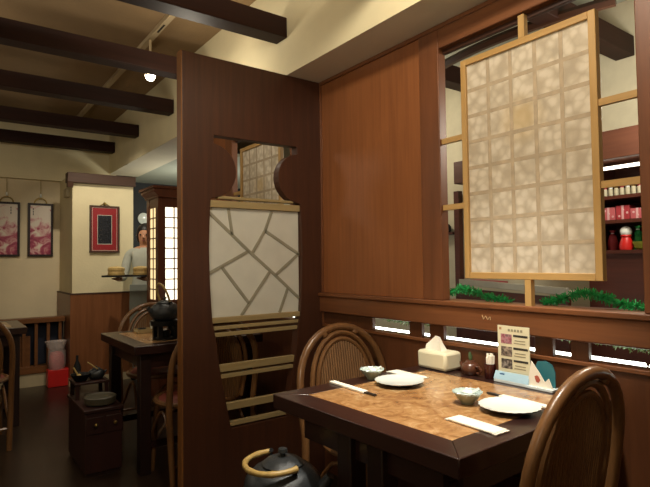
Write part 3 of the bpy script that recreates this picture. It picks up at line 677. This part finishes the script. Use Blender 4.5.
o = obj('wall_plate', MB().lathe([(.0,0),(.045,.004),(.075,.018),(.072,.022),(.04,.01),(0,.008)], 28), ceramic); o.rotation_euler = (math.pi/2,0,0); o.location = (2.10, 6.855, 1.80); tag(o, 'round white plate on the dark wall behind the waitress', 'plate')

# ------------------------------------------------------------------ waitress with tray
def skin_mesh(name, chains, root):
    verts=[]; edges=[]; rads=[]; idx={}
    def vid(key, co, r):
        if key in idx: return idx[key]
        idx[key]=len(verts); verts.append(co); rads.append(r); return idx[key]
    for chn in chains:
        prev=None
        for key, co, r in chn:
            i=vid(key, co, r)
            if prev is not None: edges.append((prev,i))
            prev=i
    me=bpy.data.meshes.new(name); me.from_pydata(verts, edges, [])
    o=bpy.data.objects.new(name, me); COL.objects.link(o)
    m=o.modifiers.new('skin','SKIN'); m.use_smooth_shade=True
    sv_=me.skin_vertices[0].data
    for i,r in enumerate(rads):
        sv_[i].radius = r if isinstance(r,tuple) else (r,r); sv_[i].use_root = (i==idx[root])
    s=o.modifiers.new('sub','SUBSURF'); s.levels=2; s.render_levels=2
    dg=bpy.context.evaluated_depsgraph_get(); ev=o.evaluated_get(dg)
    nm=bpy.data.meshes.new_from_object(ev); bpy.data.objects.remove(o); nm.name=name
    return nm
# local frame: facing -y is front of the figure; x to figure's left
chains=[[('pel',(0,0,.92),(.15,.11)),('waist',(0,0,1.05),(.125,.095)),('chest',(0,-.01,1.22),(.155,.105)),('sh',(0,0,1.33),(.12,.085)),('neck',(0,-.005,1.395),.048),('jaw',(0,-.025,1.45),(.062,.07)),('head',(0,-.012,1.52),(.076,.092)),('top',(0,-.005,1.575),(.05,.06))]]
for s in (-1,1):
    L_='l' if s>0 else 'r'
    chains.append([('pel',None,0),('hip'+L_,(s*.085,0,.84),.09),('knee'+L_,(s*.09,-.01,.47),.06),('ank'+L_,(s*.09,.02,.09),.042),('toe'+L_,(s*.1,-.12,.04),.034)])
    hx = s*.12 - .10
    chains.append([('sh',None,0),('shd'+L_,(s*.165,0,1.315),.056),('elb'+L_,(s*.205,-.05,1.07),.042),('wri'+L_,(hx*.7+s*.05,-.2,1.06),.026),('palm'+L_,(hx,-.25,1.064),(.03,.014))])
    for k in range(4):
        fx = hx + (k-1.5)*.019
        chains.append([('palm'+L_,None,0),('k%d'%k+L_,(fx,-.285,1.066),.0095),('m%d'%k+L_,(fx,-.31-.004*(1.5-abs(k-1.5)),1.067),.008),('t%d'%k+L_,(fx,-.333-.004*(1.5-abs(k-1.5)),1.070),.007)])
    chains.append([('palm'+L_,None,0),('th'+L_,(hx-s*.035,-.255,1.068),.0105),('tt'+L_,(hx-s*.05,-.275,1.070),.008)])
bmsh = skin_mesh('person', chains, 'pel')
bmsh.materials.clear()
for m in (skin, uniform, apron_m, iron_dark): bmsh.materials.append(m)
for p_ in bmsh.polygons:
    c = p_.center
    p_.use_smooth = True
    if c.z > 1.375: p_.material_index = 0
    elif c.y < -.19 and c.z > 1.0 and c.z < 1.1: p_.material_index = 0
    elif c.z < .075: p_.material_index = 3
    elif c.z < .9: p_.material_index = 2
    else: p_.material_index = 1
pe = obj('person', bmsh, None, loc=(1.715, 5.53, 0)); tag(pe, 'person in a pale grey uniform carrying a tray of steamers by the pier', 'person')
pe.rotation_euler = (0,0,math.radians(-28))
obj('hair', MB().ball((0,.024,1.548), .094, 18, 12, (.94,1.0,1.0)).ball((0,.075,1.47), .055, 14, 8, (1.1,.8,1.3)).ball((-.068,.0,1.50), .034, 12, 8, (.6,1.1,1.9)).ball((.068,.0,1.50), .034, 12, 8, (.6,1.1,1.9)), hairm, pe)
for s in (-1,1):
    obj('eye', MB().ball((s*.03,-.098,1.512), .0085, 10, 6), hairm, pe); obj('ear', MB().ball((s*.078,-.01,1.505), .022, 10, 6, (.4,.8,1.3)), skin, pe)
obj('nose', MB().ball((0,-.108,1.487), .014, 10, 6, (.8,1,1.5)), skin, pe); obj('mouth', MB().ball((0,-.094,1.452), .016, 10, 6, (1.3,.5,.35)), plain('lips', '94504a', .5), pe)
obj('collar', MB().lathe([(.062,1.355),(.056,1.4),(.052,1.4),(.055,1.355)], 20), uniform, pe)
obj('apron', MB().prism([(-.12,-.108),(.12,-.108),(.13,-.128),(-.13,-.128)], .5, 1.0), apron_m, pe, bevel=.004)
ty = empty('serving_tray', (1.47, 5.255, 1.086), math.radians(-28), label='thin black serving tray held out by the person', cat='tray')
obj('base', B(-.22,.22,-.125,.125,0,.006), tray_m, ty, bevel=.002)
for a in ((-.22,.22,.119,.125),(-.22,.22,-.125,-.119),(-.22,-.214,-.119,.119),(.214,.22,-.119,.119)): obj('rim', B(a[0],a[1],a[2],a[3],.006,.018), tray_m, ty)
def steamer(x, y, label):
    t = empty('bamboo_steamer', (x, y, 1.0925), label=label, cat='steamer', group='bamboo steamers on the tray')
    obj('basket', MB().lathe([(.075,0),(.075,.055),(.07,.055),(.07,.01),(0,.008)], 28), steam_b, t); l = obj('lid', MB().lathe([(.077,.055),(.077,.08),(.06,.09),(0,.097)], 28), steam_b, t)
    obj('band', MB().lathe([(.0765,.015),(.0785,.015),(.0785,.03),(.0765,.03)], 28), bamboo, t); obj('lid_band', MB().lathe([(.0775,.056),(.0795,.056),(.0795,.066),(.0775,.066)], 28), bamboo, l)
steamer(1.365, 5.30, 'bamboo steamer at the outer end of the tray'); steamer(1.575, 5.20, 'bamboo steamer on the tray next to the person')

# ------------------------------------------------------------------ room behind the window: shelf, counter
su = empty('display_shelf', (3.12, 0, 0), label='dark wooden display shelf behind the window to the right', cat='shelf')
sh_w = wood('shelf_wood', '3a1a10', '55281a', 'y', .45)
obj('back_panel', B(.34,.36,.5,1.6,1.2,1.98), sh_w, su); obj('cabinet', B(.02,.36,.5,1.6,0,1.23), sh_w, su)
for z in (1.23, 1.405, 1.545): obj('shelf_board', B(.0,.34,.5,1.6,z,z+.02), sh_w, su)
obj('valance', B(-.03,.36,.48,2.57,1.775,1.94), wood('valance_wood', '4c2c20', '5f3a2a', 'y', .45), su, bevel=.004)
for y in (.5, 1.58): obj('side_panel', B(0,.34,y,y+.02,1.25,1.775), sh_w, su)
sls = obj('shelf_light', MB().tube([(.05,.6,1.735),(.05,1.55,1.735)], .010, 8), emit('shelf_tube', 'fff6e0', 3), su)
def item(name, mb, mat, loc, label, cat, group=None, bevel=0): return tag(obj(name, mb, mat, loc=loc, bevel=bevel), label, cat, group)
# heights on the shelves at x = 3.2
for k in range(9):
    y = 1.55-.032*k
    j = empty('jar', (3.2, y, 1.5655), label='small pale jar, %s from left on the upper shelf behind the window' % ['first','second','third','fourth','fifth','sixth','seventh','eighth','ninth'][k], cat='jar', group='jars on the upper shelf')
    obj('glass', MB().lathe([(.012,0),(.0135,.004),(.0135,.045),(.009,.05),(0,.05)], 12), jarm, j); obj('cap', MB().lathe([(.0105,.05),(.0105,.062),(0,.063)], 12), [goldm, redbox, ceramic][k % 3], j)
for k, (y, m, s, lb) in enumerate(((1.485, pinkbox, .075, 'pink gift box left in the row on the middle shelf behind the window'), (1.405, redbox, .08, 'red patterned gift box in the middle of the shelf row behind the window'), (1.327, pinkbox, .06, 'low pink gift box at the right of the shelf row behind the window'))):
    t = empty('gift_box', (3.2, y, 1.4255), label=lb, cat='box', group='gift boxes behind the window')
    obj('carton', B(-.04,.04,-.037,.037,0,s), m, t, bevel=.002); obj('ribbon', B(-.0412,.0412,-.006,.006,0,s+.001), plain('ribbon_white', 'c9a0a0', .5) if k == 0 else MATS['ribbon_white'], t)
    for q in range(3): obj('printed_flower', MB().ball((-.041, -.025+.022*q, .02+.018*((q+k) % 3)), .007, 8, 4, (.2,1,1)), MATS['ribbon_white'], t)
dl = empty('doll', (3.17, 1.395, 1.2505), label='little white-headed doll in red on the shelf behind the window', cat='doll')
obj('body', MB().lathe([(.0,0),(.034,.0),(.038,.025),(.026,.065),(.018,.08),(0,.08)], 18), red, dl); obj('head', MB().ball((0,0,.105), .032, 16, 10), ceramic, dl); obj('scarf', MB().tube([(.022*math.cos(a),.022*math.sin(a),.08) for a in [i*math.pi/6 for i in range(12)]], .008, 6, True), red, dl)
for k, (y, m, hgt, nm) in enumerate(((1.515, redbox, .12, 'red'), (1.445, leafg, .11, 'pale green'), (1.372, MATS['tinsel_green'], .14, 'deep green'), (1.30, goldm, .13, 'golden brown'))):
    t = empty('candy_bag', (3.27, y, 1.2505), label=nm + ' candy bag tied at the top on the shelf behind the window', cat='bag', group='candy bags behind the window')
    obj('sack', MB().lathe([(.0,0),(.024,0),(.03,hgt*.35),(.02,hgt*.75),(.007,hgt*.85),(.018,hgt),(0,hgt)], 14, wob=lambda a,i: .12*math.sin(4*a+i)), m, t); obj('tie', MB().lathe([(.009,hgt*.82),(.011,hgt*.85),(.009,hgt*.88)], 10), ceramic, t)
o = item('yellow_bowl', MB().lathe([(.025,0),(.04,.01),(.055,.045),(.05,.045),(.03,.012),(0,.01)], 20), greenm, (3.18, 1.31, 1.2505), 'yellow-green bowl at the right of the shelf behind the window', 'bowl')
# steel counter, angled
ct = empty('steel_counter', (0,0,0), label='angled counter with a steel front edge behind the window', cat='counter')
obj('steel_edge', MB().bar((3.27,2.68,1.035),(2.93,1.62,1.012), .02, .045), steel, ct, bevel=.003)
obj('front_board', MB().bar((3.285,2.68,.5),(2.945,1.62,.49), .02, .97), sh_w, ct)
obj('counter_top', MB().bar((3.36,2.66,1.02),(3.03,1.64,.998), .16, .02), steel, ct)
o = item('red_cloth', B(-.05,.05,-.16,.16,0,.02), redbox, (3.275, 2.42, 1.032), 'folded red cloth on the angled counter behind the window', 'cloth'); o.rotation_euler = (0.02,0,-.31)
o = obj('door_post', B(3.42,3.47,2.80,2.85,0,1.775), sh_w); tag(o, 'brown post behind the window left of the paper panel', 'post')
o = obj('wall_bracket', B(3.42,3.499,2.87,3.05,1.42,1.44), sh_w); tag(o, 'little dark shelf on the cream wall behind the window', 'shelf')
o = item('dark_jar', MB().lathe([(.02,0),(.03,.01),(.03,.05),(.015,.07),(0,.072)], 14), iron_dark, (3.455, 2.95, 1.4405), 'dark jar on the little wall shelf behind the window', 'jar')
